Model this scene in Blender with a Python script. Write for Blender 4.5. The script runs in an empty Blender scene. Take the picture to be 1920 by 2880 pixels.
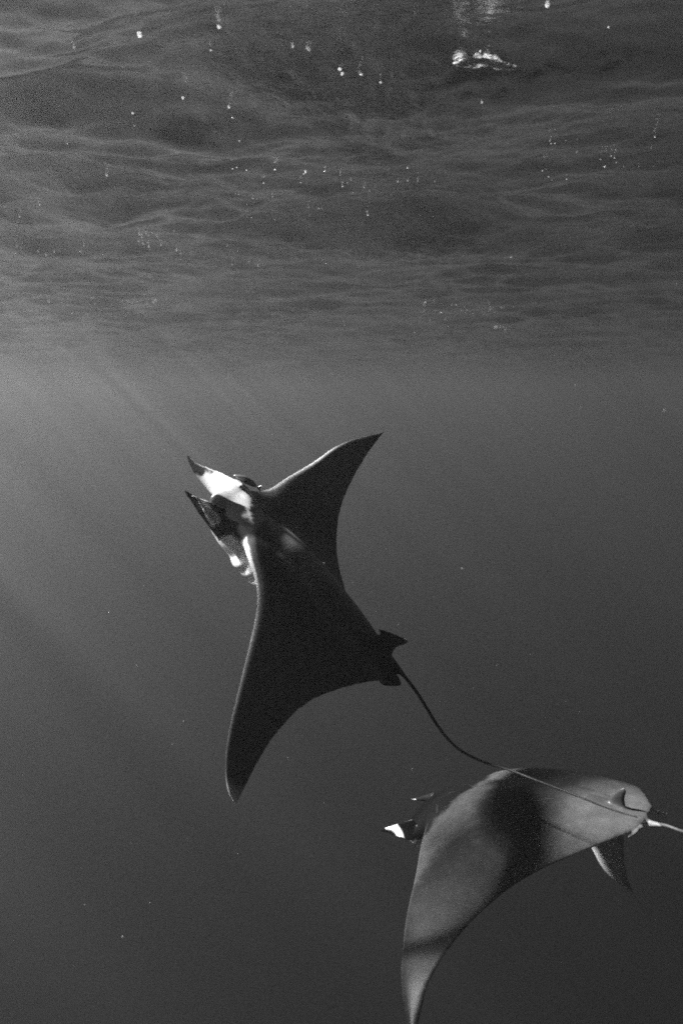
import bpy, bmesh, math, random
import numpy as np
from mathutils import Vector, Matrix, noise

sc = bpy.context.scene
D = bpy.data
COL = sc.collection
random.seed(7)
rng = np.random.default_rng(7)

EXPOSURE = 4.05
SUN_ANGLE = 6.0
SKY = 0.05
WAVE_DIR = 80.0
SLOPE = 12.5
CHOP_SLOPE = 12
TILT = 19
BUMP = 0.03
CHOP = 0.7
SHAFT_TINT = 0.42
DENSITY = 0.040
ALBEDO = 0.295
ANISO = 0.82
DENOISE = False
SEED = 7
WAVE_LEN = 0.6

# ------------------------------------------------------------------ camera
CAM = Vector((0.0, 0.0, -1.4))          # water surface is z = 0
PITCH = math.atan(320 / 1920.0)
cam = D.cameras.new('camera')
cam.sensor_fit = 'VERTICAL'
cam.sensor_height = 36.0
cam.sensor_width = 24.0
cam.lens = 24.0
cam.clip_start = 0.05
cam.clip_end = 1000.0
cam.dof.use_dof = True
cam.dof.focus_distance = 3.5
cam.dof.aperture_fstop = 1.3
camo = D.objects.new('camera', cam)
camo.location = CAM
camo.rotation_euler = (math.radians(90) - PITCH, 0, 0)
COL.objects.link(camo)
sc.camera = camo

# ------------------------------------------------------------------ light
TO_SUN = Vector((-0.71, 0.16, 0.70)).normalized()
SUN_EL = math.asin(TO_SUN.z)
SUN_AZ = math.atan2(TO_SUN.x, TO_SUN.y)
world = D.worlds.new('World')
sc.world = world
world.use_nodes = True
wn = world.node_tree.nodes
wl = world.node_tree.links
wn.clear()
sky = wn.new('ShaderNodeTexSky')
sky.sky_type = 'NISHITA'
sky.sun_disc = False
sky.sun_elevation = SUN_EL
sky.sun_rotation = SUN_AZ
sky.air_density = 0.005
sky.dust_density = 0.0
sky.ozone_density = 1.0
bw = wn.new('ShaderNodeSeparateColor')  # black and white photograph, red sensitive: a neutral, darker sky
bg = wn.new('ShaderNodeBackground')
bg.inputs['Strength'].default_value = SKY
wo = wn.new('ShaderNodeOutputWorld')
wl.new(sky.outputs[0], bw.inputs[0])
wl.new(bw.outputs[0], bg.inputs['Color'])
wl.new(bg.outputs[0], wo.inputs['Surface'])

sun = D.lights.new('sun', 'SUN')
sun.energy = 5.0
sun.angle = math.radians(SUN_ANGLE)
sun.color = (1.0, 1.0, 1.0)
suno = D.objects.new('sun', sun)
suno.rotation_euler = (-TO_SUN).to_track_quat('-Z', 'Y').to_euler()
suno.location = (-10, 8, 15)
COL.objects.link(suno)

sc.view_settings.view_transform = 'Standard'
sc.view_settings.look = 'None'
sc.view_settings.exposure = EXPOSURE
sc.view_settings.gamma = 1.0
sc.render.engine = 'CYCLES'
cy = sc.cycles
cy.volume_bounces = 0
cy.max_bounces = 6
cy.diffuse_bounces = 2
cy.glossy_bounces = 3
cy.transparent_max_bounces = 12
cy.caustics_reflective = False
cy.caustics_refractive = False
cy.sample_clamp_indirect = 0.12
cy.use_denoising = DENOISE
cy.pixel_filter_type = 'BLACKMAN_HARRIS'
cy.filter_width = 1.8

# ------------------------------------------------------------------ helpers
def link(name, me, mat=None, parent=None, smooth=True):
    o = D.objects.new(name, me)
    COL.objects.link(o)
    if mat is not None:
        me.materials.clear()
        me.materials.append(mat)
    if parent is not None:
        o.parent = parent
    if smooth:
        me.polygons.foreach_set('use_smooth', [True] * len(me.polygons))
    return o

def tag(o, label=None, cat=None, group=None, kind=None):
    for k, v in (('label', label), ('category', cat), ('group', group), ('kind', kind)):
        if v:
            o[k] = v
    return o

def mesh(name, v, f):
    me = D.meshes.new(name)
    me.from_pydata([tuple(map(float, p)) for p in v], [], f)
    me.update()
    return me

def catmull(P, n):
    """dense smooth curve through the control points, n samples"""
    P = np.array(P, float)
    d = np.r_[0, np.cumsum(np.linalg.norm(np.diff(P, axis=0), axis=1) ** 0.5)]
    return spline(d, P, np.linspace(0, d[-1], n))

def spline(k, v, q):
    k = np.array(k, float)
    v = np.array(v, float)
    if v.ndim == 1:
        v = v[:, None]
        one = True
    else:
        one = False
    n = len(k)
    h = np.diff(k)
    d = np.diff(v, axis=0) / h[:, None]
    A = np.zeros((n, n))
    r = np.zeros((n, v.shape[1]))
    A[0, 0] = A[-1, -1] = 1
    for i in range(1, n - 1):
        A[i, i - 1] = h[i - 1]
        A[i, i] = 2 * (h[i - 1] + h[i])
        A[i, i + 1] = h[i]
        r[i] = 6 * (d[i] - d[i - 1])
    M = np.linalg.solve(A, r)
    q = np.array(q, float)
    i = np.clip(np.searchsorted(k, q) - 1, 0, n - 2)
    t = (q - k[i])[:, None]
    hi = h[i][:, None]
    o = v[i] + t * (d[i] - hi * (2 * M[i] + M[i + 1]) / 6) + t * t * M[i] / 2 + t ** 3 * (M[i + 1] - M[i]) / (6 * hi)
    return o[:, 0] if one else o

def rings(R):
    """closed mesh (verts, faces) from a list of equal rings, ends capped by fans"""
    R = np.array(R)
    m, n = R.shape[:2]
    v = R.reshape(-1, 3).tolist()
    f = []
    for i in range(m - 1):
        for j in range(n):
            f.append((i * n + j, i * n + (j + 1) % n, (i + 1) * n + (j + 1) % n, (i + 1) * n + j))
    v.append(R[0].mean(0).tolist())
    v.append(R[-1].mean(0).tolist())
    a, b = m * n, m * n + 1
    for j in range(n):
        f.append((a, (j + 1) % n, j))
        f.append((b, (m - 1) * n + j, (m - 1) * n + (j + 1) % n))
    return v, f

def tube(P, r0, r1, n=60, k=10, pw=1.0):
    C = catmull(P, n)
    T = np.gradient(C, axis=0)
    T /= np.linalg.norm(T, axis=1)[:, None]
    R = []
    up = np.array([0.1, 0.3, 1.0])
    for i in range(n):
        u = up - T[i] * (up @ T[i])
        u /= np.linalg.norm(u)
        w = np.cross(T[i], u)
        r = r1 + (r0 - r1) * (1 - i / (n - 1)) ** pw
        R.append([C[i] + r * (math.cos(a) * u + math.sin(a) * w) for a in np.linspace(0, 2 * math.pi, k, endpoint=False)])
    return rings(R)

def sheet(U, L, th, n=26, m=18, bow=0.0, round_tip=True):
    """thick paddle between an upper and a lower edge, both root to tip"""
    U = catmull(U, n)
    L = catmull(L, n)
    R = []
    for i in range(n):
        c = (U[i] + L[i]) / 2
        e = (U[i] - L[i]) / 2
        tan = (U[min(i + 1, n - 1)] + L[min(i + 1, n - 1)] - U[max(i - 1, 0)] - L[max(i - 1, 0)])
        nn = np.cross(tan, e)
        nn /= np.linalg.norm(nn) + 1e-9
        t = th * (1 - 0.55 * i / (n - 1))
        R.append([c + e * math.cos(a) + nn * (t * math.sin(a) + bow * math.sin(a) ** 0 * (1 - math.cos(a) ** 2) * math.sin(math.pi * min(1, 0.15 + i / n)))
                  for a in np.linspace(0, 2 * math.pi, m, endpoint=False)])
    return rings(R)

def plate(P, th, axis):
    """thick rounded fin from its outline"""
    P = catmull(list(P) + [P[0]], 40)[:-1]
    c = P.mean(0)
    ax = np.array(axis, float)
    ax /= np.linalg.norm(ax)
    R = []
    for s, w in ((0.55, -1), (0.85, -.75), (1, 0), (0.85, .75), (0.55, 1)):
        R.append(c + (P - c) * s + ax * th * w)
    return rings(R)

# ------------------------------------------------------------------ materials
def nodes(name):
    m = D.materials.new(name)
    m.use_nodes = True
    n = m.node_tree.nodes
    n.clear()
    return m, n, m.node_tree.links

def skin_material(name):
    m, n, l = nodes(name)
    o = n.new('ShaderNodeOutputMaterial')
    p = n.new('ShaderNodeBsdfPrincipled')
    p.inputs['Roughness'].default_value = 0.4
    p.inputs['Specular IOR Level'].default_value = 0.12
    at = n.new('ShaderNodeAttribute')
    at.attribute_name = 'pigment'
    tc = n.new('ShaderNodeTexCoord')
    nz = n.new('ShaderNodeTexNoise')
    nz.inputs['Scale'].default_value = 20
    nz.inputs['Detail'].default_value = 6
    mr = n.new('ShaderNodeMapRange')
    mr.inputs['From Min'].default_value = 0.3
    mr.inputs['From Max'].default_value = 0.7
    mr.inputs['To Min'].default_value = 0.82
    mr.inputs['To Max'].default_value = 1.18
    mx = n.new('ShaderNodeVectorMath')
    mx.operation = 'SCALE'
    l.new(tc.outputs['Object'], nz.inputs['Vector'])
    l.new(nz.outputs['Fac'], mr.inputs['Value'])
    l.new(at.outputs['Color'], mx.inputs[0])
    l.new(mr.outputs[0], mx.inputs['Scale'])
    # small pale nicks and specks in the pigment
    vo = n.new('ShaderNodeTexVoronoi')
    vo.inputs['Scale'].default_value = 17
    l.new(tc.outputs['Object'], vo.inputs['Vector'])
    sp = n.new('ShaderNodeMapRange')
    sp.inputs['From Min'].default_value = 0.03
    sp.inputs['From Max'].default_value = 0.09
    sp.inputs['To Min'].default_value = 0.012
    sp.inputs['To Max'].default_value = 0.0
    l.new(vo.outputs['Distance'], sp.inputs['Value'])
    ad = n.new('ShaderNodeVectorMath')
    ad.operation = 'ADD'
    l.new(mx.outputs[0], ad.inputs[0])
    l.new(sp.outputs[0], ad.inputs[1])
    l.new(ad.outputs[0], p.inputs['Base Color'])
    n2 = n.new('ShaderNodeTexNoise')
    n2.inputs['Scale'].default_value = 140
    n2.inputs['Detail'].default_value = 3
    b = n.new('ShaderNodeBump')
    b.inputs['Strength'].default_value = 0.12
    b.inputs['Distance'].default_value = 0.004
    l.new(tc.outputs['Object'], n2.inputs['Vector'])
    l.new(n2.outputs['Fac'], b.inputs['Height'])
    l.new(b.outputs[0], p.inputs['Normal'])
    l.new(p.outputs[0], o.inputs['Surface'])
    return m

def plain(name, c, rough=0.4, spec=0.5, noise_scale=40):
    m, n, l = nodes(name)
    o = n.new('ShaderNodeOutputMaterial')
    p = n.new('ShaderNodeBsdfPrincipled')
    p.inputs['Roughness'].default_value = rough
    p.inputs['Specular IOR Level'].default_value = spec
    nz = n.new('ShaderNodeTexNoise')
    nz.inputs['Scale'].default_value = noise_scale
    tc = n.new('ShaderNodeTexCoord')
    l.new(tc.outputs['Object'], nz.inputs['Vector'])
    mr = n.new('ShaderNodeMapRange')
    mr.inputs['To Min'].default_value = c * 0.7
    mr.inputs['To Max'].default_value = c * 1.3
    l.new(nz.outputs['Fac'], mr.inputs['Value'])
    l.new(mr.outputs[0], p.inputs['Base Color'])
    l.new(p.outputs[0], o.inputs['Surface'])
    return m

SKIN = skin_material('ray_skin')
EYE = plain('eye_black', 0.01, 0.08, 0.6)
def speck_material():  # shared by bubbles, plankton and the modelled glints
    m, n, l = nodes('speck_white')
    o = n.new('ShaderNodeOutputMaterial')
    mx = n.new('ShaderNodeMixShader')
    mx.inputs[0].default_value = 0.75
    d = n.new('ShaderNodeBsdfPrincipled')
    d.inputs['Base Color'].default_value = (.85, .85, .85, 1)
    d.inputs['Roughness'].default_value = .15
    t = n.new('ShaderNodeBsdfTranslucent')
    t.inputs['Color'].default_value = (.9, .9, .9, 1)
    l.new(d.outputs[0], mx.inputs[1])
    l.new(t.outputs[0], mx.inputs[2])
    l.new(mx.outputs[0], o.inputs['Surface'])
    return m
SPECK_WHITE = speck_material()

# ------------------------------------------------------------------ water surface
def make_waves():
    dirs = np.random.default_rng(SEED)
    comps = []
    for i in range(70):
        lam = 0.14 * (7.0 / 0.14) ** (i / 69.0)
        th = dirs.normal(math.radians(WAVE_DIR), math.radians(25))
        amp = lam * math.exp(-0.5 * (math.log(lam / WAVE_LEN) / 0.85) ** 2) * dirs.uniform(.5, 1.2)
        comps.append((lam, th, amp, dirs.uniform(0, 6.28)))
    tot = math.sqrt(sum((2 * math.pi * a / l_) ** 2 / 2 for l_, t_, a, p_ in comps))
    g = math.tan(math.radians(SLOPE)) / tot
    comps = [(l_, t_, a * g, p_) for l_, t_, a, p_ in comps]
    small = []
    for i in range(26):
        lam = 0.085 * (0.4 / 0.085) ** (i / 25.0)
        small.append((lam, dirs.normal(math.radians(WAVE_DIR), math.radians(38)), lam * dirs.uniform(.4, 1.2), dirs.uniform(0, 6.28)))
    tot = math.sqrt(sum((2 * math.pi * a / l_) ** 2 / 2 for l_, t_, a, p_ in small))
    g = math.tan(math.radians(CHOP_SLOPE)) / tot
    small = [(l_, t_, a * g, p_) for l_, t_, a, p_ in small]
    return comps, small
WAVES, CHOPS = make_waves()

def spots(X, Y):
    def spot(cx, cy, sx, sy):
        return np.exp(-((X - cx) / sx) ** 2 - ((Y - cy) / sy) ** 2)
    c = 1.1 * spot(.05, 3.35, .45, .35) + .9 * spot(.35, 3.9, .45, .25) + 1.1 * spot(.45, 6.2, .8, .6) + .5 * spot(1.7, 6.6, .8, .4) + .35 * spot(.1, 4.8, .5, .4) + .3 * spot(-.3, 2.8, .4, .3)
    return np.clip(c, 0, 1.2)

def wave_height(X, Y):
    X = np.asarray(X, float)
    Y = np.asarray(Y, float)
    rr = np.hypot(X, Y)
    Z = np.zeros_like(X)
    # the swell comes in groups, so no stretch repeats
    mod = 0.75 + 0.45 * np.sin(X * 0.9 + 1.3 * np.sin(Y * 0.53 + 1)) * np.sin(Y * 0.7 + X * 0.31 + 2)
    sp = spots(X, Y)
    for cx, cy, sx, sy, s in ((.25, 3.35, .6, .40, TILT), (.45, 6.2, 1.1, .6, TILT * 1.3), (1.9, 5.2, 1.0, .4, TILT * .6), (-1.3, 6.8, 1.4, .4, TILT * .8)):
        Z -= math.tan(math.radians(s)) * (Y - cy) * np.exp(-((X - cx) / sx) ** 2 - ((Y - cy) / sy) ** 2)
    for group, weight, skew in ((WAVES, None, .30), (CHOPS, sp + .35, .25)):
        for lam, th, amp, ph in group:
            k = 2 * math.pi / lam
            arg = k * (X * math.cos(th) + Y * math.sin(th)) + ph + 0.8 * np.sin(0.37 * k * (Y * math.cos(th) - X * math.sin(th)) + 2 * ph)
            fade = np.clip(1.5 - rr * 0.016 / lam, 0, 1)
            w = weight if weight is not None else (mod if lam < 1.2 else 1.0) * (1 - .45 * np.clip(sp, 0, 1))
            Z += amp * fade * w * (np.sin(arg) + skew * np.sin(2 * arg))
    return Z

def shaft_tint_at(X, Y):
    """sun shaft pattern painted into the surface transparency: clearer at crests, darker in troughs"""
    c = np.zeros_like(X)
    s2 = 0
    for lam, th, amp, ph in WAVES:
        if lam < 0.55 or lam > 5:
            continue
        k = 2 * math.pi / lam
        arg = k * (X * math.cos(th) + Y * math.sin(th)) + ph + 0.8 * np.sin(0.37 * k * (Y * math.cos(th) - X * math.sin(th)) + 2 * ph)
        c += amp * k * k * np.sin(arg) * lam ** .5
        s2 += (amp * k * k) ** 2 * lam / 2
    return np.clip(.68 + SHAFT_TINT * c / math.sqrt(s2), .15, 1.0)

def water_surface():
    nr, na = 1100, 700
    r = 0.5 * (260 / 0.5) ** (np.linspace(0, 1, nr))
    # finer angular steps in the half the picture looks at, coarse behind
    u = np.linspace(-1, 1, na, endpoint=False)
    a = math.pi * (0.22 * u + 0.78 * np.sign(u) * np.abs(u) ** 3.2)
    rr, aa = np.meshgrid(r, a, indexing='ij')
    X = rr * np.sin(aa)
    Y = rr * np.cos(aa)
    Z = wave_height(X, Y)
    v = np.stack([X, Y, Z], -1).reshape(-1, 3)
    v = np.vstack([v, [[0, 0, Z[0].mean()]]])
    chop = spots(X, Y)
    chop = np.append(chop.ravel(), 0.0)
    idx = np.arange(nr * na).reshape(nr, na)
    q = np.stack([idx[:-1, :], idx[1:, :], np.roll(idx, -1, 1)[1:, :], np.roll(idx, -1, 1)[:-1, :]], -1).reshape(-1, 4)
    q = q[:, ::-1]
    t = np.stack([idx[0], np.roll(idx[0], -1), np.full(na, nr * na)], -1)[:, ::-1]
    shaft_tint = np.append(shaft_tint_at(X, Y).ravel(), .55)
    me = D.meshes.new('water_surface')
    nl = q.size + t.size
    me.vertices.add(len(v))
    me.vertices.foreach_set('co', v.astype(np.float32).ravel())
    me.loops.add(nl)
    me.loops.foreach_set('vertex_index', np.concatenate([q.ravel(), t.ravel()]).astype(np.int32))
    me.polygons.add(len(q) + len(t))
    st = np.concatenate([np.arange(len(q)) * 4, q.size + np.arange(len(t)) * 3])
    me.polygons.foreach_set('loop_start', st.astype(np.int32))
    me.update(calc_edges=True)
    me.validate()
    at = me.attributes.new('chop', 'FLOAT', 'POINT')
    at.data.foreach_set('value', chop.astype(np.float32))
    at = me.attributes.new('shaft_tint', 'FLOAT', 'POINT')
    at.data.foreach_set('value', shaft_tint.astype(np.float32))
    if me.polygons[1000].normal.z < 0:
        me.flip_normals()
    m, n, l = nodes('water_surface')
    o = n.new('ShaderNodeOutputMaterial')
    mix = n.new('ShaderNodeMixShader')
    fr = n.new('ShaderNodeFresnel')
    fr.inputs['IOR'].default_value = 1.333
    gl = n.new('ShaderNodeBsdfGlossy')
    gl.inputs['Roughness'].default_value = 0.05
    gl.inputs['Color'].default_value = (.95, .95, .95, 1)
    tr = n.new('ShaderNodeBsdfTransparent')
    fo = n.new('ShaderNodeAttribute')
    fo.attribute_name = 'shaft_tint'
    l.new(fo.outputs['Fac'], tr.inputs['Color'])  # light shafts and dapples painted as uneven surface transparency
    ge = n.new('ShaderNodeNewGeometry')
    # fine chop: stretched noise in two scales, stronger in ruffled patches
    mp = n.new('ShaderNodeMapping')
    mp.inputs['Rotation'].default_value = (0, 0, math.radians(12))
    mp.inputs['Scale'].default_value = (0.8, 1.15, 1)
    l.new(ge.outputs['Position'], mp.inputs['Vector'])
    n1 = n.new('ShaderNodeTexNoise')
    n1.inputs['Scale'].default_value = 11.0
    n1.inputs['Detail'].default_value = 7
    n1.inputs['Roughness'].default_value = 0.55
    n1.inputs['Distortion'].default_value = 0.2
    l.new(mp.outputs[0], n1.inputs['Vector'])
    patch = n.new('ShaderNodeTexNoise')
    patch.inputs['Scale'].default_value = 0.55
    patch.inputs['Detail'].default_value = 2
    l.new(ge.outputs['Position'], patch.inputs['Vector'])
    pr = n.new('ShaderNodeMapRange')
    pr.inputs['From Min'].default_value = 0.45
    pr.inputs['From Max'].default_value = 0.66
    pr.inputs['To Min'].default_value = 0.12
    pr.inputs['To Max'].default_value = 1.0
    l.new(patch.outputs['Fac'], pr.inputs['Value'])
    ca = n.new('ShaderNodeAttribute')
    ca.attribute_name = 'chop'
    sm = n.new('ShaderNodeMath')
    sm.operation = 'MULTIPLY_ADD'
    sm.inputs[1].default_value = CHOP
    l.new(ca.outputs['Fac'], sm.inputs[0])
    l.new(pr.outputs[0], sm.inputs[2])
    mu = n.new('ShaderNodeMath')
    mu.operation = 'MULTIPLY'
    l.new(n1.outputs['Fac'], mu.inputs[0])
    l.new(sm.outputs[0], mu.inputs[1])
    b = n.new('ShaderNodeBump')
    b.inputs['Strength'].default_value = 1.0
    b.inputs['Distance'].default_value = BUMP
    l.new(mu.outputs[0], b.inputs['Height'])
    l.new(b.outputs[0], fr.inputs['Normal'])
    l.new(b.outputs[0], gl.inputs['Normal'])
    l.new(fr.outputs[0], mix.inputs[0])
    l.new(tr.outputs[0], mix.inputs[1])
    l.new(gl.outputs[0], mix.inputs[2])
    l.new(mix.outputs[0], o.inputs['Surface'])
    ob = link('water_surface', me, m)
    global TOP_OF_WAVES
    TOP_OF_WAVES = float(v[:, 2].max())
    tag(ob, 'rippled underside of the sea surface seen from below', None, None, 'structure')
    return ob

water_surface()

# ------------------------------------------------------------------ haze (the sea water itself)
def haze():
    v = [(x, y, z) for x in (-270, 270) for y in (-270, 270) for z in (-70, TOP_OF_WAVES + 0.02)]
    f = [(0, 1, 3, 2), (4, 6, 7, 5), (0, 4, 5, 1), (2, 3, 7, 6), (0, 2, 6, 4), (1, 5, 7, 3)]
    me = mesh('haze', v, f)
    m, n, l = nodes('sea_haze')
    o = n.new('ShaderNodeOutputMaterial')
    p = n.new('ShaderNodeVolumePrincipled')
    p.inputs['Density'].default_value = DENSITY
    p.inputs['Color'].default_value = (ALBEDO, ALBEDO, ALBEDO, 1)
    p.inputs['Anisotropy'].default_value = ANISO
    l.new(p.outputs[0], o.inputs['Volume'])
    ob = link('haze', me, m, smooth=False)
    tag(ob, 'dim grey sea water haze filling the whole scene', None, None, 'stuff')
haze()

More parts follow.
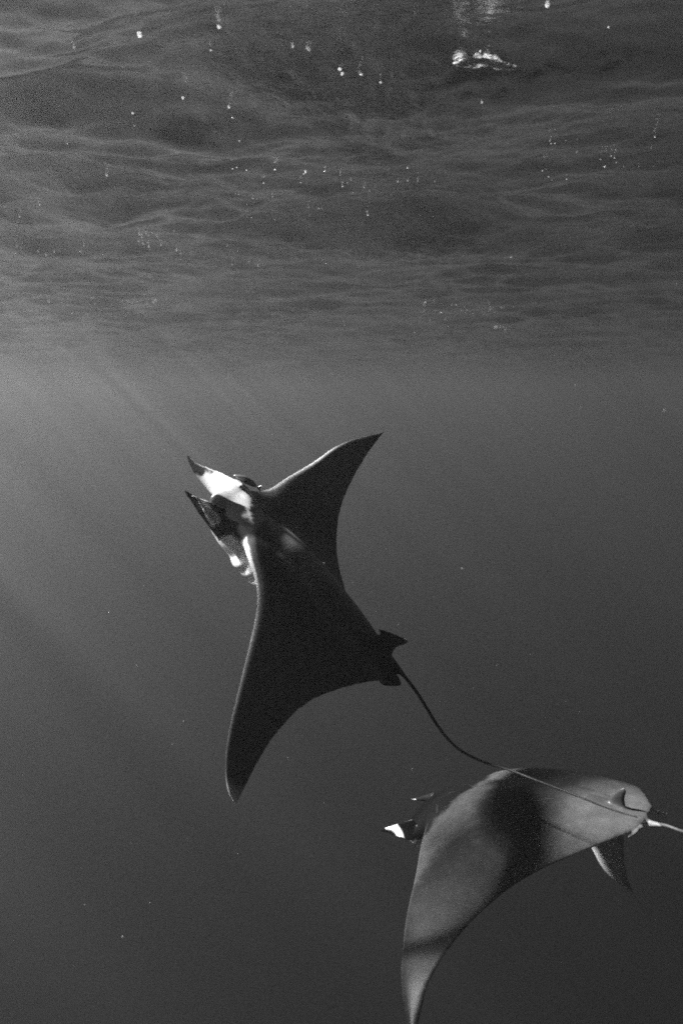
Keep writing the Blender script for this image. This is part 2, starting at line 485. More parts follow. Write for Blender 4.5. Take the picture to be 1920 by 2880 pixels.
# ------------------------------------------------------------------ rays
# measured control points of each animal in metres, in its own frame: x forward, y left, z up through the back
SHAPES = {
 'upper_ray': {
  'NL': [[0.3453, 0.17, 0.0548], [0.3557, 0.3277, 0.1133], [0.2396, 0.4653, 0.1214], [0.1479, 0.6015, 0.0812], [0.0749, 0.7144, 0.0099], [-0.0046, 0.8012, -0.0771], [-0.1042, 0.8623, -0.1924], [-0.2141, 0.8855, -0.3027], [-0.3231, 0.8822, -0.3887], [-0.4002, 0.8685, -0.4346], [-0.4475, 0.8568, -0.461]],
  'NT': [[-0.7343, 0.0879, 0.0483], [-0.6122, 0.2233, 0.0986], [-0.4834, 0.3792, 0.1191], [-0.3591, 0.5354, 0.0991], [-0.2719, 0.6654, 0.0439], [-0.2481, 0.7709, -0.0456], [-0.2823, 0.8501, -0.1665], [-0.3395, 0.8828, -0.2791], [-0.3919, 0.8821, -0.372], [-0.4262, 0.869, -0.4284], [-0.4475, 0.8568, -0.461]],
  'FL': [[0.4768, -0.2127, -0.0545], [0.3936, -0.3426, -0.062], [0.33, -0.4851, -0.047], [0.299, -0.6235, -0.0068], [0.2673, -0.7353, 0.0533], [0.2432, -0.8297, 0.1303], [0.2251, -0.9154, 0.2287], [0.1902, -0.9702, 0.3226], [0.1511, -1.0012, 0.4031], [0.1242, -1.0142, 0.4552], [0.1081, -1.0196, 0.487]],
  'FT': [[-0.7207, -0.0895, -0.0491], [-0.5825, -0.2315, -0.0762], [-0.4187, -0.3879, -0.0785], [-0.2453, -0.5435, -0.0448], [-0.119, -0.6823, 0.0282], [-0.043, -0.7969, 0.109], [0.0103, -0.8969, 0.21], [0.0511, -0.9615, 0.3069], [0.08, -0.998, 0.3938], [0.0973, -1.0134, 0.4517], [0.1081, -1.0196, 0.487]],
  'R': [[-0.60974, -0.16261, 0.77574], [-0.14593, -0.93897, -0.31153], [0.77905, -0.30315, 0.5488]],
  't': [-0.2222, 3.2544, -0.8548],
  'cfF': [[[0.4898, -0.12, 0.0474], [0.572, -0.16, -0.0154], [0.6481, -0.22, -0.0962], [0.6985, -0.28, -0.1674], [0.7354, -0.32, -0.2022], [0.7536, -0.34, -0.2189]], [[0.4721, -0.1, -0.0815], [0.5124, -0.15, -0.151], [0.5871, -0.24, -0.2076], [0.6533, -0.3, -0.2397], [0.7093, -0.34, -0.246], [0.7448, -0.35, -0.2381]]],
  'cfN': [[[0.4988, 0.17, 0.0606], [0.5626, 0.19, 0.0396], [0.622, 0.205, 0.0136], [0.6514, 0.21, 0.0017], [0.6755, 0.21, -0.0065], [0.6888, 0.21, -0.0139]], [[0.4027, 0.25, -0.0424], [0.471, 0.26, -0.0251], [0.5561, 0.25, -0.0229], [0.6177, 0.24, -0.0179], [0.6592, 0.22, -0.0262], [0.6831, 0.21, -0.024]]],
  'dorsal': [[-0.4629, -0.0, 0.1519], [-0.5148, -0.0, 0.1913], [-0.5638, -0.0, 0.2217], [-0.61, -0.0, 0.2432], [-0.6235, -0.0, 0.227], [-0.6149, 0.0, 0.178], [-0.6238, -0.0, 0.1404], [-0.6485, -0.0, 0.0931]],
  'pelN': [[-0.6305, 0.06, 0.0014], [-0.702, 0.06, -0.0134], [-0.7431, 0.06, -0.0075], [-0.7889, 0.06, 0.0719], [-0.7746, 0.06, 0.089], [-0.6929, 0.06, 0.1082], [-0.6352, 0.06, 0.1214]],
  'tail': [[-0.613, -0.0344, 0.0692], [-0.6943, -0.0142, 0.0804], [-0.7431, 0.0068, 0.0926], [-0.8112, 0.0519, 0.1153], [-0.886, 0.1015, 0.1325], [-0.9569, 0.1715, 0.1524], [-1.0087, 0.2242, 0.1723], [-1.0489, 0.2884, 0.2093], [-1.0775, 0.3603, 0.2717], [-1.1049, 0.4388, 0.3688], [-1.1019, 0.5256, 0.4772], [-1.1117, 0.6163, 0.586], [-1.118, 0.714, 0.702], [-1.1285, 0.7902, 0.7927], [-1.1286, 0.8586, 0.8684], [-1.1307, 0.9302, 0.9636]],
  'remora': [[0.5442, -0.2, -0.0162], [0.5255, -0.2, 0.0013], [0.5004, -0.2, 0.0178], [0.472, -0.2, 0.029], [0.4505, -0.2, 0.0366], [0.435, -0.2, 0.0423]],
  'rtail': [[0.431, -0.2, 0.0413], [0.4221, -0.2, 0.0721], [0.414, -0.2, 0.0457], [0.3961, -0.2, 0.0372]],
  'eye': [[0.476, 0.235, -0.0053]],
  'ridge': [[0.651, 0.225, 0.009], [0.6187, 0.225, 0.0204], [0.5711, 0.23, 0.0153], [0.5319, 0.235, 0.0095], [0.5047, 0.24, 0.0107], [0.4903, 0.24, 0.0038]],
 },
 'lower_ray': {
  'NL': [[0.3888, 0.218, 0.0315], [0.3246, 0.3476, 0.0442], [0.2534, 0.4883, 0.0508], [0.1812, 0.6284, 0.0483], [0.1241, 0.76, 0.0392], [0.077, 0.8814, 0.0183], [0.0218, 1.0033, -0.0164], [-0.0367, 1.1093, -0.0494], [-0.1011, 1.1884, -0.0842], [-0.142, 1.239, -0.1103], [-0.1659, 1.2698, -0.1288]],
  'NT': [[-0.6781, 0.0987, 0.0069], [-0.5805, 0.2423, 0.0292], [-0.4728, 0.3987, 0.0509], [-0.3632, 0.5562, 0.0603], [-0.276, 0.6996, 0.0464], [-0.2131, 0.8369, 0.0247], [-0.1718, 0.9797, -0.0024], [-0.1571, 1.0971, -0.0367], [-0.1623, 1.1824, -0.0789], [-0.1644, 1.2373, -0.1078], [-0.1659, 1.2698, -0.1288]],
  'FL': [[0.3915, -0.2142, -0.0385], [0.329, -0.333, -0.0464], [0.2607, -0.4477, -0.10799999999999998], [0.193, -0.5425, -0.21710000000000002], [0.1379, -0.6076, -0.35960000000000003], [0.0973, -0.6465, -0.508], [0.0527, -0.66, -0.6373], [0.013, -0.633, -0.7532], [-0.0546, -0.6168, -0.8312], [-0.1129, -0.6115, -0.8711], [-0.1482, -0.606, -0.8941]],
  'FT': [[-0.6718, -0.0943, -0.017], [-0.5826, -0.2427, -0.0386], [-0.4799, -0.388, -0.1022], [-0.3696, -0.5081, -0.2085], [-0.2782, -0.5943, -0.3299], [-0.2114, -0.6496, -0.4624], [-0.1653, -0.6728, -0.609], [-0.1332, -0.6526, -0.7249], [-0.1313, -0.6305, -0.8186], [-0.1416, -0.6169, -0.8666], [-0.1482, -0.606, -0.8941]],
  'R': [[-0.71265, -0.61277, -0.34154], [0.61189, -0.78107, 0.12459], [-0.34311, -0.1202, 0.93157]],
  't': [0.8649, 3.1564, -2.0442],
  'cfF': [[[0.6303, -0.2, -0.0473], [0.7141, -0.21, -0.0745], [0.7602, -0.21, -0.0878], [0.8069, -0.21, -0.1012], [0.8285, -0.2, -0.1031], [0.8416, -0.2, -0.1013]], [[0.647, -0.15, -0.101], [0.7172, -0.18, -0.1091], [0.7595, -0.19, -0.1171], [0.8066, -0.2, -0.1161], [0.8326, -0.2, -0.1126], [0.8436, -0.2, -0.1061]]],
  'cfN': [[[0.4788, 0.2, 0.0447], [0.5267, 0.22, 0.042], [0.6074, 0.22, 0.0161], [0.6887, 0.21, -0.0127], [0.7529, 0.2, -0.0344], [0.7751, 0.2, -0.0425]], [[0.4914, 0.24, -0.1029], [0.5283, 0.25, -0.0651], [0.5715, 0.25, -0.0525], [0.6609, 0.23, -0.0523], [0.7333, 0.21, -0.0542], [0.7719, 0.2, -0.0529]]],
  'dorsal': [[-0.4444, 0.0, 0.0437], [-0.512, 0.0, 0.068], [-0.5587, 0.0, 0.1081], [-0.5993, -0.0, 0.1318], [-0.6199, 0.0, 0.1307], [-0.6195, 0.0, 0.1102], [-0.5986, 0.0, 0.0718], [-0.589, 0.0, 0.0283], [-0.547, 0.0, 0.0001]],
  'tail': [[-0.6101, -0.0, -0.0048], [-0.6456, 0.0, -0.0316], [-0.6948, 0.02, -0.0256], [-0.7561, 0.04, -0.0152], [-0.8112, 0.06, -0.0179], [-0.8987, 0.1, -0.0138], [-1.0315, 0.15, -0.0421], [-1.1891, 0.2, -0.1062]],
  'pelN': [[-0.6612, 0.08, 0.0319], [-0.6912, 0.09, 0.0122], [-0.7014, 0.16, 0.0383], [-0.6884, 0.2, 0.0407], [-0.6704, 0.22, 0.0363], [-0.6568, 0.22, 0.0448], [-0.664, 0.2, 0.0484], [-0.6589, 0.14, 0.0369]],
  'pelF': [[-0.6151, -0.05, -0.0186], [-0.6615, -0.1, -0.0297], [-0.6785, -0.16, -0.0765], [-0.6859, -0.2, -0.1169], [-0.6643, -0.2, -0.1396], [-0.6479, -0.14, -0.1133], [-0.6294, -0.06, -0.0638]],
  'eye': [[0.5368, 0.235, -0.0553]],
  'ridge': [[0.7005, 0.235, -0.006], [0.6465, 0.235, 0.0], [0.5972, 0.235, -0.0191], [0.5842, 0.235, -0.0572]],
 },
}


def wing_sheet(S, tk, camber_far):
    n = 70
    q = np.linspace(0, 1, n) ** 0.85
    q0 = [0, .12, .25, .38, .5, .62, .74, .84, .92, .97, 1]
    halves = []
    for s in 'NF':
        LE = spline(q0, S[s + 'L'], q)
        TE = spline(q0, S[s + 'T'], q)
        halves.append((LE, TE))
    # far tip -> centre -> near tip
    LE = np.vstack([halves[1][0][::-1], halves[0][0]])
    TE = np.vstack([halves[1][1][::-1], halves[0][1]])
    qq = np.concatenate([q[::-1], q])
    chord = LE - TE
    span = np.gradient((LE + TE) / 2, axis=0)
    N = np.cross(chord, span)
    N /= np.linalg.norm(N, axis=1)[:, None] + 1e-9
    ref = np.array([0, 0, 1.0])
    mid = N[n]
    if mid @ ref < 0:
        N = -N
    # keep the tip normals steady where the chord vanishes
    for j in range(len(qq)):
        if qq[j] > .985:
            N[j] = N[min(max(j, 3), len(qq) - 4)]
    R = []
    m = 22
    for j in range(len(qq)):
        c = np.linalg.norm(chord[j])
        t = tk * (0.052 * min(c, 1.0) * (1 - .45 * qq[j]) + 0.012) * min(1, (1 - qq[j]) * 9 + .35)
        ring = []
        for a in np.linspace(0, 2 * math.pi, m, endpoint=False):
            x = 0.5 + 0.5 * math.cos(a)                 # 1 at LE, 0 at TE
            prof = math.copysign(abs(math.sin(a)) ** 0.8, math.sin(a)) * (0.42 + 0.95 * x ** 0.8) # blunt leading edge, thin trailing edge
            ring.append(TE[j] + chord[j] * x + N[j] * (t * prof + (S_CAMBER if j >= n else camber_far) * c * (x * (1 - x)) * (1 - qq[j])))
        R.append(ring)
    mids = (LE[:, None, :] * 0 + TE[:, None, :] + chord[:, None, :] * np.linspace(0, 1, 9)[None, :, None])
    return rings(R), mids.reshape(-1, 3), np.repeat(N, 9, axis=0), np.repeat(qq, 9), np.tile(np.linspace(0, 1, 9), len(qq)), np.repeat(chord / (np.linalg.norm(chord, axis=1)[:, None] + 1e-9), 9, axis=0), np.repeat(TE, 9, axis=0), np.repeat(np.linalg.norm(chord, axis=1), 9)
S_CAMBER = 0.04

ROLL = 0.2      # both animals bank a little

def fuselage(sec, bell_from, top_roll):
    """sec rows: x, half width, height above, depth below, centre z"""
    sec = np.array(sec, float)
    xs = np.linspace(sec[0, 0], sec[-1, 0], 64)
    o = np.argsort(sec[:, 0])
    k = sec[o]
    V = spline(k[:, 0], k[:, 1:], xs)
    R = []
    for x, (w, hu, hd, zc) in zip(xs, V):
        e = 0.5 + 0.75 * min(1, max(0, (bell_from - x) / 0.25))
        ring = []
        for a in np.linspace(0, 2 * math.pi, 48, endpoint=False):
            cy_ = math.cos(a)
            # denser parameterisation: y from cos, z from profile
            y = w * cy_
            z = max(0, 1 - cy_ * cy_) ** e
            z = z * hu if a < math.pi else -z * hd
            rl = ROLL + (top_roll - ROLL) * min(1, max(0, z / .04)) if a < math.pi else ROLL
            ring.append((x, y, zc + z + rl * y * min(1, max(0, (.5 - x) / .15))))
        R.append(ring)
    return rings(R)

SCARS = []
_r = random.Random(21)
for _i in range(34):
    _a = _r.uniform(0, 6.28)
    _l = _r.uniform(.015, .09)
    _x, _y = _r.uniform(-.5, .4), _r.uniform(-.8, .9)
    SCARS.append((_x, _y, _x + _l * math.cos(_a), _y + _l * math.sin(_a), _r.uniform(.008, .03)))

def scars(co):
    g = np.zeros(len(co))
    for x0, y0, x1, y1, v in SCARS:
        dx, dy = x1 - x0, y1 - y0
        t = np.clip(((co[:, 0] - x0) * dx + (co[:, 1] - y0) * dy) / (dx * dx + dy * dy), 0, 1)
        d = np.hypot(co[:, 0] - x0 - t * dx, co[:, 1] - y0 - t * dy)
        g += v * np.clip(1 - d / .006, 0, 1)
    return g

def ray(name, S, sec, pigment, label, extra=(), voxel=0.006, smooth_it=24, eye=True, tail_r=(0.0095, 0.0026), tk=1.0, tail_c=.008, camber_far=0.04, top_roll=.2):
    M = Matrix([list(S['R'][i]) + [0] for i in range(3)] + [[0, 0, 0, 1]])
    root = D.objects.new(name, None)
    COL.objects.link(root)
    root.matrix_world = Matrix.Translation(Vector(S['t']) + CAM) @ M
    tag(root, label, 'manta ray')
    (wv, wf), mids, mN, mq, mx, mC, mT, mL = wing_sheet(S, tk, camber_far)
    pieces = [(wv, wf), fuselage(sec, 0.36, top_roll)]
    # cephalic fins
    pieces.append(sheet(S['cfN'][0], S['cfN'][1], 0.013, bow=0.012))
    pieces.append(sheet(S['cfF'][0], S['cfF'][1], 0.013, bow=-0.012))
    pieces.append(plate(S['dorsal'], 0.009, (0, 1, 0)))
    pieces.append(tube(S['tail'][:4], 0.026, tail_r[0], n=30, k=14))
    pieces += list(extra)
    V = []
    Fc = []
    for v, f in pieces:
        b = len(V)
        V += [tuple(map(float, p)) for p in v]
        Fc += [tuple(b + i for i in g) for g in f]
    me = D.meshes.new('body')
    me.from_pydata(V, [], Fc)
    bm = bmesh.new()
    bm.from_mesh(me)
    bmesh.ops.recalc_face_normals(bm, faces=bm.faces)
    bm.to_mesh(me)
    bm.free()
    tmp = D.objects.new('tmp_body', me)
    COL.objects.link(tmp)
    md = tmp.modifiers.new('r', 'REMESH')
    md.mode = 'VOXEL'
    md.voxel_size = voxel
    md2 = tmp.modifiers.new('s', 'SMOOTH')
    md2.factor = 0.5
    md2.iterations = smooth_it
    dg = bpy.context.evaluated_depsgraph_get()
    me2 = D.meshes.new_from_object(tmp.evaluated_get(dg))
    n_body = len(me2.vertices)
    D.objects.remove(tmp)
    D.meshes.remove(me)
    # long thin tail joined on after the remesh so it stays fine
    bm = bmesh.new()
    bm.from_mesh(me2)
    tv, tf = tube(S['tail'][1:], tail_r[0], tail_r[1], n=140, k=8)
    vs = [bm.verts.new(p) for p in tv]
    for g in tf:
        bm.faces.new([vs[i] for i in g])
    bm.normal_update()
    bm.to_mesh(me2)
    bm.free()
    me2.name = 'body'
    # pigment per vertex from the place on the animal, plus painted rim light
    n = len(me2.vertices)
    co = np.empty(n * 3, np.float32)
    me2.vertices.foreach_get('co', co)
    co = co.reshape(-1, 3)
    no = np.empty(n * 3, np.float32)
    me2.vertex_normals.foreach_get('vector', no)
    no = no.reshape(-1, 3)
    mids = mids.astype(np.float32)
    near = np.empty(n, int)
    for a in range(0, n, 8000):
        d = ((co[a:a + 8000, None, :] - mids[None]) ** 2).sum(2)
        near[a:a + 8000] = d.argmin(1)
    side = (no * mN[near]).sum(1)
    dorsal = np.clip(0.5 + side * 2.5, 0, 1)
    nz = np.array([noise.fractal(Vector((p[0] * 9, p[1] * 9, p[2] * 9)), 0.8, 2.1, 5) for p in co.tolist()])
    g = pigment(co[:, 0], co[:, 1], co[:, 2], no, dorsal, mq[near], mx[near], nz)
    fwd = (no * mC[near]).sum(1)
    lead_rim = sstep(.25, .95, fwd) * (mx[near] > .8) * sstep(.03, .12, mq[near])  # paler leading edges stand in for rim light
    g = mixf(g, np.maximum(g, .045), lead_rim)
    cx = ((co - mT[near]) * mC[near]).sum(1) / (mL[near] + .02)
    band = sstep(.82, 1.0, cx) * (co[:, 1] < -.2) * sstep(1.0, .6, mq[near]) * sstep(.06, .2, mq[near])  # rim light on the far wing's front edge, painted as a pale band
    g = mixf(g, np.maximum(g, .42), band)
    g = g + scars(co)
    g[n_body:] = tail_c
    g = np.clip(g, 0.0012, 0.85).astype(np.float32)
    colr = np.ones((n, 4), np.float32)
    colr[:, :3] = g[:, None]
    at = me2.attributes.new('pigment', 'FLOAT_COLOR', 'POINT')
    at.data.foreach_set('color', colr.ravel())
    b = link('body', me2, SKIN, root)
    if eye:
        for s in (1, -1):
            p = np.array(S['eye'][0]) * np.array([1, s, 1])
            bm = bmesh.new()
            bmesh.ops.create_uvsphere(bm, u_segments=20, v_segments=12, radius=0.011)
            for vv in bm.verts:
                vv.co.y *= 0.6
            em = D.meshes.new('eye')
            bm.to_mesh(em)
            bm.free()
            e = link('eye', em, EYE, root)
            e.location = p
    return root

def sstep(a, b, x):
    t = np.clip((x - a) / (b - a), 0, 1)
    return t * t * (3 - 2 * t)

def mixf(a, b, t):
    return a + (b - a) * t

def line_mask(P, x, y, z, r0, r1):
    """1 along a polyline in the animal's frame, its radius going from r0 to r1"""
    P = catmull(P, 20)
    Q = np.stack([x, y, z], 1)
    near = (Q[:, 0] > P[:, 0].min() - .1)
    m = np.zeros(len(x))
    q = Q[near]
    d = np.linalg.norm(q[:, None, [0, 2]] - P[None][:, :, [0, 2]], axis=2) + 9.0 * (q[:, 1:2] < .195)
    rad = np.linspace(r0, r1, 20)[None]
    m[near] = np.clip(1.6 - (d / rad), 0, .6).max(1) / .6
    return m

def pigment_upper(x, y, z, no, dorsal, q, c, nz):
    e = nz * 0.03
    back = 0.018 + 0.005 * nz
    back = mixf(back, .0025, sstep(.14, .20, x + e - .2 * np.abs(y)))
    shoulder = sstep(.24, .16, x + e) * sstep(-.12, .08, x) * sstep(.36, .26, np.abs(y)) * sstep(.0, .07, np.abs(y))
    back = back + 0.11 * shoulder
    head = sstep(.405, .425, x + e * 1.3 + .5 * (y + .02) ** 2)
    top = mixf(back, 0.26 + .10 * nz + .18 * sstep(.03, -.06, y + e * .5), head * sstep(.10, -.03, y + e * .6 - .55 * (.56 - x)))
    white = mixf(0.62 + 0.1 * nz, .20, sstep(.12, .35, q))
    up = sstep(-.03, .0, z + e * .5 + .10 * sstep(.38, .44, x)) * sstep(-.25, .25, no[:, 2] + .0 * x)
    g = mixf(white, top, up)
    g = np.where(x < .34, mixf(white, back, dorsal), g)
    g = mixf(g, white + .2, (x > .10) * (y > .12) * sstep(.05, .03, z) * sstep(.425, .405, x + e))
    g = mixf(g, back, (y < -.195) * (x < .54) * sstep(.3, .33, x))
    g = mixf(g, back, (y > .05) * sstep(.41, .43, x + e) * sstep(.05, .0, -z - .05) * sstep(-.15, -.10, z))
    # near fin outside grey, ridge painted white as if lit, far fin white inside, tips black
    finN = sstep(.50, .53, x) * sstep(.12, .16, y)
    g = mixf(g, 0.018, finN)
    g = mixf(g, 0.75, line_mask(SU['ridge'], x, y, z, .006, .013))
    finF = sstep(.50, .53, x + z * .3) * sstep(-.13, -.16, y)
    g = mixf(g, 0.52 + .10 * nz, finF)
    g = mixf(g, 0.012, sstep(.655, .675, x + e + np.where(y > 0, -.005, .02)))
    g = mixf(g, 0.8, sstep(.84, .99, q) * (y > 0))
    g = np.where(x < -.60, 0.010, g)
    g = np.where((x < -.42) & (np.abs(y) < .04) & (z > .11), mixf(.010, .6, sstep(.225, .24, z)), g)
    return g

def pigment_lower(x, y, z, no, dorsal, q, c, nz):
    e = nz * 0.035
    back = 0.009 + 0.003 * nz
    back = back + .028 * sstep(-.08, .10, x - .2 * np.abs(y) + e) + .02 * sstep(-.25, -.45, x) 
    back = mixf(back, .010, sstep(.80, .95, q) * (y > 0))
    collar = sstep(.16, .21, x + e - .30 * np.abs(y))
    g = mixf(back, 0.0028, collar)
    white = mixf(0.62 + 0.1 * nz, .20, sstep(.12, .35, q))
    g = mixf(white, g, np.where(x < .36, dorsal, sstep(-.10, -.06, z + e)))
    g = np.where((y < -.1) & (x > .58), mixf(.008, .7, sstep(.80, .815, x)), g)
    g = mixf(g, 0.010, sstep(.80, .93, q) * (y > 0))
    g = mixf(g, 0.75, line_mask(SL_['ridge'], x, y, z, .016, .022))  # lit fin ridge painted as a white stripe
    g = mixf(g, 0.75, (np.hypot(x - .54, z + .10) < .045) * (y > .1))
    g = mixf(g, 0.012, sstep(.755, .765, x + e * .3) * (y > 0))
    g = np.where(x < -.68, 0.07 + .03 * nz, g)
    g = np.where((x < -.42) & (np.abs(y) < .035) & (z > .045) & (z > .03), mixf(.02, .6, sstep(.125, .135, z)), g)
    return g

SEC_U = [(.562, .125, .012, .03, -.02), (.545, .165, .026, .06, -.02), (.50, .205, .042, .10, -.015), (.44, .235, .062, .14, -.005), (.32, .29, .085, .175, 0),
         (.15, .38, .12, .185, 0.01), (-.10, .40, .13, .16, .015), (-.35, .30, .11, .10, .03), (-.52, .17, .075, .06, .05),
         (-.66, .07, .045, .04, .065), (-.74, .035, .025, .025, .08)]
SEC_L = [(.62, .130, .012, .03, -.05), (.60, .17, .03, .05, -.05), (.55, .225, .05, .09, -.045), (.46, .24, .075, .13, -.035), (.34, .28, .095, .16, -.01),
         (.15, .38, .115, .17, 0.0), (-.10, .40, .12, .15, .0), (-.35, .30, .095, .10, .0), (-.50, .17, .065, .06, .0),
         (-.60, .07, .035, .04, -.01), (-.66, .035, .025, .025, -.03)]

SU = SHAPES['upper_ray']
SL_ = SHAPES['lower_ray']

# gill flaps under the throat: low overlapping ridges that follow the belly section
def gill_flaps(sec, x0, n):
    k = np.array(sec, float)[::-1]
    out = []
    for s in (1, -1):
        for i in range(n):
            x = x0 - i * 0.05
            R = []
            for ph in np.linspace(0.15, 1.15, 16):          # from near the wing root round to the belly
                xx = x - 0.03 * ph
                w, hu, hd, zc = spline(k[:, 0], k[:, 1:], [xx])[0]
                y = w * math.cos(ph)
                z = -hd * max(0, 1 - math.cos(ph) ** 2) ** (0.5 + 0.75 * min(1, max(0, (.36 - xx) / .25)))
                nrm = np.array([0, math.cos(ph), -math.sin(ph)])
                c = np.array([xx, y, zc + z + ROLL * y * s * min(1, max(0, (.5 - xx) / .15))])
                R.append([((c + nrm * (.011 * math.sin(a) + .003) + np.array([.028 * math.cos(a), 0, 0]) + nrm * -.008 * math.cos(a)) * np.array([1, s, 1])).tolist()
                          for a in np.linspace(0, 2 * math.pi, 10, endpoint=False)])
            out.append(rings(R))
    return out

pelU = plate(SU['pelN'], .008, (0, 1, .3))
mir = [(p[0], -p[1] + .0, p[2] - .05) for p in SU['pelN']]
ray('manta_ray', SU, SEC_U, pigment_upper,
    'large dark manta ray swimming upwards, white mouth open, small fish on its head',
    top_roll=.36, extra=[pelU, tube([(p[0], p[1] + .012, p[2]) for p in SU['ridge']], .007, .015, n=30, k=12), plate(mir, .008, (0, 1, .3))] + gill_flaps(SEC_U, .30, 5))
ray('manta_ray', SL_, SEC_L, pigment_lower,
    'grey manta ray gliding at the lower right with sunlit dappled back and black head band',
    tail_c=.03, camber_far=.09, extra=[plate(SL_['pelN'], .007, (0.2, 0, 1)), plate(SL_['pelF'], .007, (0.2, 0, 1))])

# ------------------------------------------------------------------ remora on the upper ray
def remora():
    M = Matrix([list(SU['R'][i]) + [0] for i in range(3)] + [[0, 0, 0, 1]])
    root = D.objects.new('remora', None)
    COL.objects.link(root)
    root.matrix_world = Matrix.Translation(Vector(SU['t']) + CAM) @ M
    tag(root, 'small slender fish clinging to the far side of the upper manta ray head', 'fish')
    C = catmull(SU['remora'], 24)
    R = []
    for i, c in enumerate(C):
        t = i / 23
        r = 0.0155 * (max(0, math.sin(math.pi * min(1, t * .88 + .07))) ** .75) + .001
        R.append([(c[0] + 0.35 * r * math.cos(a), c[1] + .75 * r * math.sin(a), c[2] + r * math.cos(a)) for a in np.linspace(0, 2 * math.pi, 14, endpoint=False)])
    v, f = rings(R)
    m = plain('remora_skin', 0.06, 0.3, 0.6)
    link('body', mesh('body', v, f), m, root)
    T = [np.array(p) for p in SU['rtail']]
    tf = plate([T[0], T[1], (T[1] + T[3]) / 2 + (T[0] - T[1]) * .3, T[3]], .0012, (0, 1, 0))
    link('tail_fin', mesh('tail_fin', *tf), m, root)
    a = C[12]
    b = C[19]
    df = plate([a + (0, 0, .009), (a + b) / 2 + np.array([0, 0, .019]), b + (0, 0, .012), b + (0, 0, .005)], .0012, (0, 1, 0))
    link('dorsal_fin', mesh('dorsal_fin', *df), m, root)
    a = C[7]
    df = plate([a + (0, .004, -.004), a + (-.02, .008, -.014), a + (-.03, .006, -.014), a + (-.012, .004, -.005)], .001, (0, 1, 0))
    link('pectoral_fin', mesh('pectoral_fin', *df), m, root)
remora()

# ------------------------------------------------------------------ bubbles and modelled glints at the surface
def on_surface(px, py, z=0.0):
    """where a sight line from the camera meets the waves, z metres off them"""
    u = Vector(((px - 960) / 1920, 1.0, (1440 - py) / 1920))
    u.rotate(Matrix.Rotation(-PITCH, 3, 'X'))
    h = 0.0
    for _ in range(6):
        p = CAM + u * ((h + z - CAM.z) / u.z)
        h = h + 0.6 * (float(wave_height([p.x], [p.y])[0]) - h)
    return p

def blob(name, r, sub=2, squash=1.0, rough=.15):
    bm = bmesh.new()
    bmesh.ops.create_icosphere(bm, subdivisions=sub, radius=r)
    for v in bm.verts:
        v.co *= 1 + rough * noise.noise(v.co * (1.6 / r))
        v.co.z *= squash
    me = D.meshes.new(name)
    bm.to_mesh(me)
    bm.free()
    return me
BUB = [(393, 100, 11), (616, 75, 12), (1168, 44, 13), (823, 129, 9), (867, 137, 10), (962, 208, 10), (1016, 210, 7), (374, 317, 9), (378, 353, 6), (189, 402, 6),
       (300, 492, 7), (1355, 286, 9), (515, 275, 6), (674, 395, 6), (113, 577, 5), (56, 609, 5), (526, 437, 4), (1538, 14, 12), (208, 131, 9), (1545, 395, 7),
       (1700, 468, 8), (1560, 402, 6), (860, 483, 6), (1350, 144, 7), (1620, 427, 7), (594, 142, 8), (290, 110, 5), (955, 195, 7), (1710, 75, 7), (1070, 232, 6),
       (645, 300, 8), (655, 332, 7), (44, 712, 4), (1598, 855, 3), (1437, 722, 4), (1030, 727, 4), (1062, 955, 4), (536, 712, 4), (490, 648, 4), (420, 693, 4), (512, 642, 3)]
bub_me = blob('air_bubble', 1.0, 2, .8, .25)
for i, (px, py, r) in enumerate(BUB):
    o = D.objects.new('air_bubble', bub_me)
    o.data = bub_me
    COL.objects.link(o)
    p = on_surface(px, py, .002)
    d = (p - CAM).length
    s = r * d / 1920 * 0.62
    o.location = p
    s *= random.uniform(.6, 1.15)
    o.scale = (s, s * random.uniform(.8, 1), s * .6)
    o.rotation_euler = (random.random(), random.random(), random.random() * 6)
    tag(o, 'tiny white air bubble drifting just under the rippled water surface', 'bubble', 'air bubbles under the surface')
bub_me.materials.append(SPECK_WHITE)
bub_me.polygons.foreach_set('use_smooth', [True] * len(bub_me.polygons))

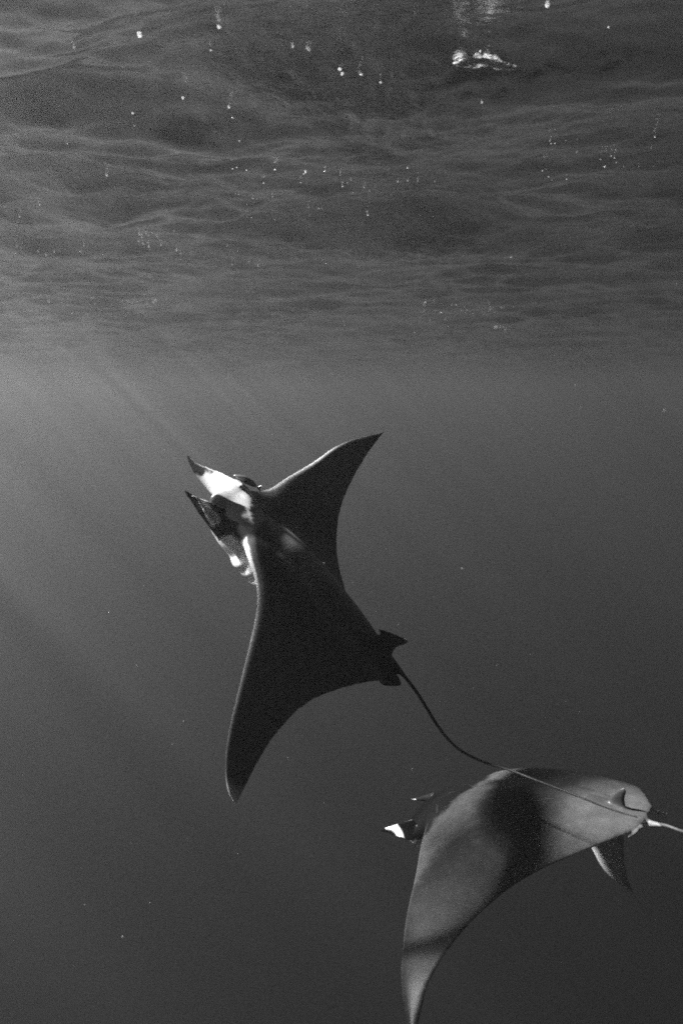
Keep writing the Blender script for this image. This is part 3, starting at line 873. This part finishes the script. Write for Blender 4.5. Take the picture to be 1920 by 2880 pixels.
def glint_patch():  # sun glint on the wave facets, built as white blobs
    c = on_surface(1365, 178, -.004)
    bm = bmesh.new()
    r3 = random.Random(3)
    pts = []
    for _ in range(150):
        u = r3.random()
        px = 1290 + 152 * u
        mid = 181 - 13 * math.sin(math.pi * min(1, u * 1.35)) + 10 * max(0, u - .75) * 4
        half = (4 + 10 * math.sin(math.pi * min(1, .12 + .85 * u))) * (1 if .08 < u < .8 or u > .87 else .35)
        pts.append((px, mid + r3.gauss(0, .5) * half, r3.choice((2, 3, 4, 5, 7, 9))))
    for px, py, r in pts:
        p = on_surface(px, py, -.001)
        r = r * (p - CAM).length / 1920 * .95
        ret = bmesh.ops.create_icosphere(bm, subdivisions=2 if r > .008 else 1, radius=r)
        sx = r3.uniform(1, 2.4)
        for v in ret['verts']:
            v.co *= 1 + .35 * noise.noise(v.co * 90 + p * 10)
            v.co.x *= sx
            v.co.z *= .3
            v.co += p - c
    me = D.meshes.new('glint_patch')
    bm.to_mesh(me)
    bm.free()
    o = link('glint_patch', me, SPECK_WHITE)
    o.location = c
    tag(o, 'bright white glint modelled as blobs on the dark underside of the waves', 'glint')
glint_patch()

def glint_specks():  # surface glitter built as small white lumps
    bm = bmesh.new()
    r2 = random.Random(5)
    bands = [((0, 560), (838, 862), 80), ((0, 450), (878, 892), 45), ((1180, 1450), (850, 885), 60), ((1390, 1450), (916, 932), 26), ((520, 1300), (880, 925), 30),
             ((385, 470), (655, 690), 26), ((480, 750), (690, 755), 26), ((30, 300), (690, 740), 14), ((640, 1250), (470, 620), 70), ((1500, 1850), (380, 520), 26),
             ((1500, 1700), (890, 960), 8)]
    for (x0, x1), (y0, y1), k in bands:
        for _ in range(int(k * .9)):
            py = r2.uniform(y0, y1)
            p = on_surface(r2.uniform(x0, x1), py, -.001)
            d = (p - CAM).length
            r = r2.uniform(.5, 1.7) * d / 1920 * .9
            ret = bmesh.ops.create_icosphere(bm, subdivisions=1, radius=r)
            for v in ret['verts']:
                v.co.x *= 1.5
                v.co.z *= .35
                v.co += p
    me = D.meshes.new('glint_specks')
    bm.to_mesh(me)
    bm.free()
    o = link('glint_specks', me, SPECK_WHITE)
    tag(o, 'scattered white glint specks along the water surface', None, None, 'stuff')
glint_specks()

def plankton():
    bm = bmesh.new()
    r2 = random.Random(9)
    for _ in range(260):
        y = r2.uniform(1.8, 8)
        p = CAM + Vector((r2.uniform(-.6, .6) * y, y, r2.uniform(-.95, .25) * y))
        if p.z > -.2:
            continue
        ret = bmesh.ops.create_icosphere(bm, subdivisions=1, radius=r2.choice((.0005, .0006, .0008, .001, .0014)))
        for v in ret['verts']:
            v.co += p
    me = D.meshes.new('plankton')
    bm.to_mesh(me)
    bm.free()
    o = link('plankton', me, SPECK_WHITE)
    tag(o, 'fine pale specks of plankton floating in the water', None, None, 'stuff')
plankton()
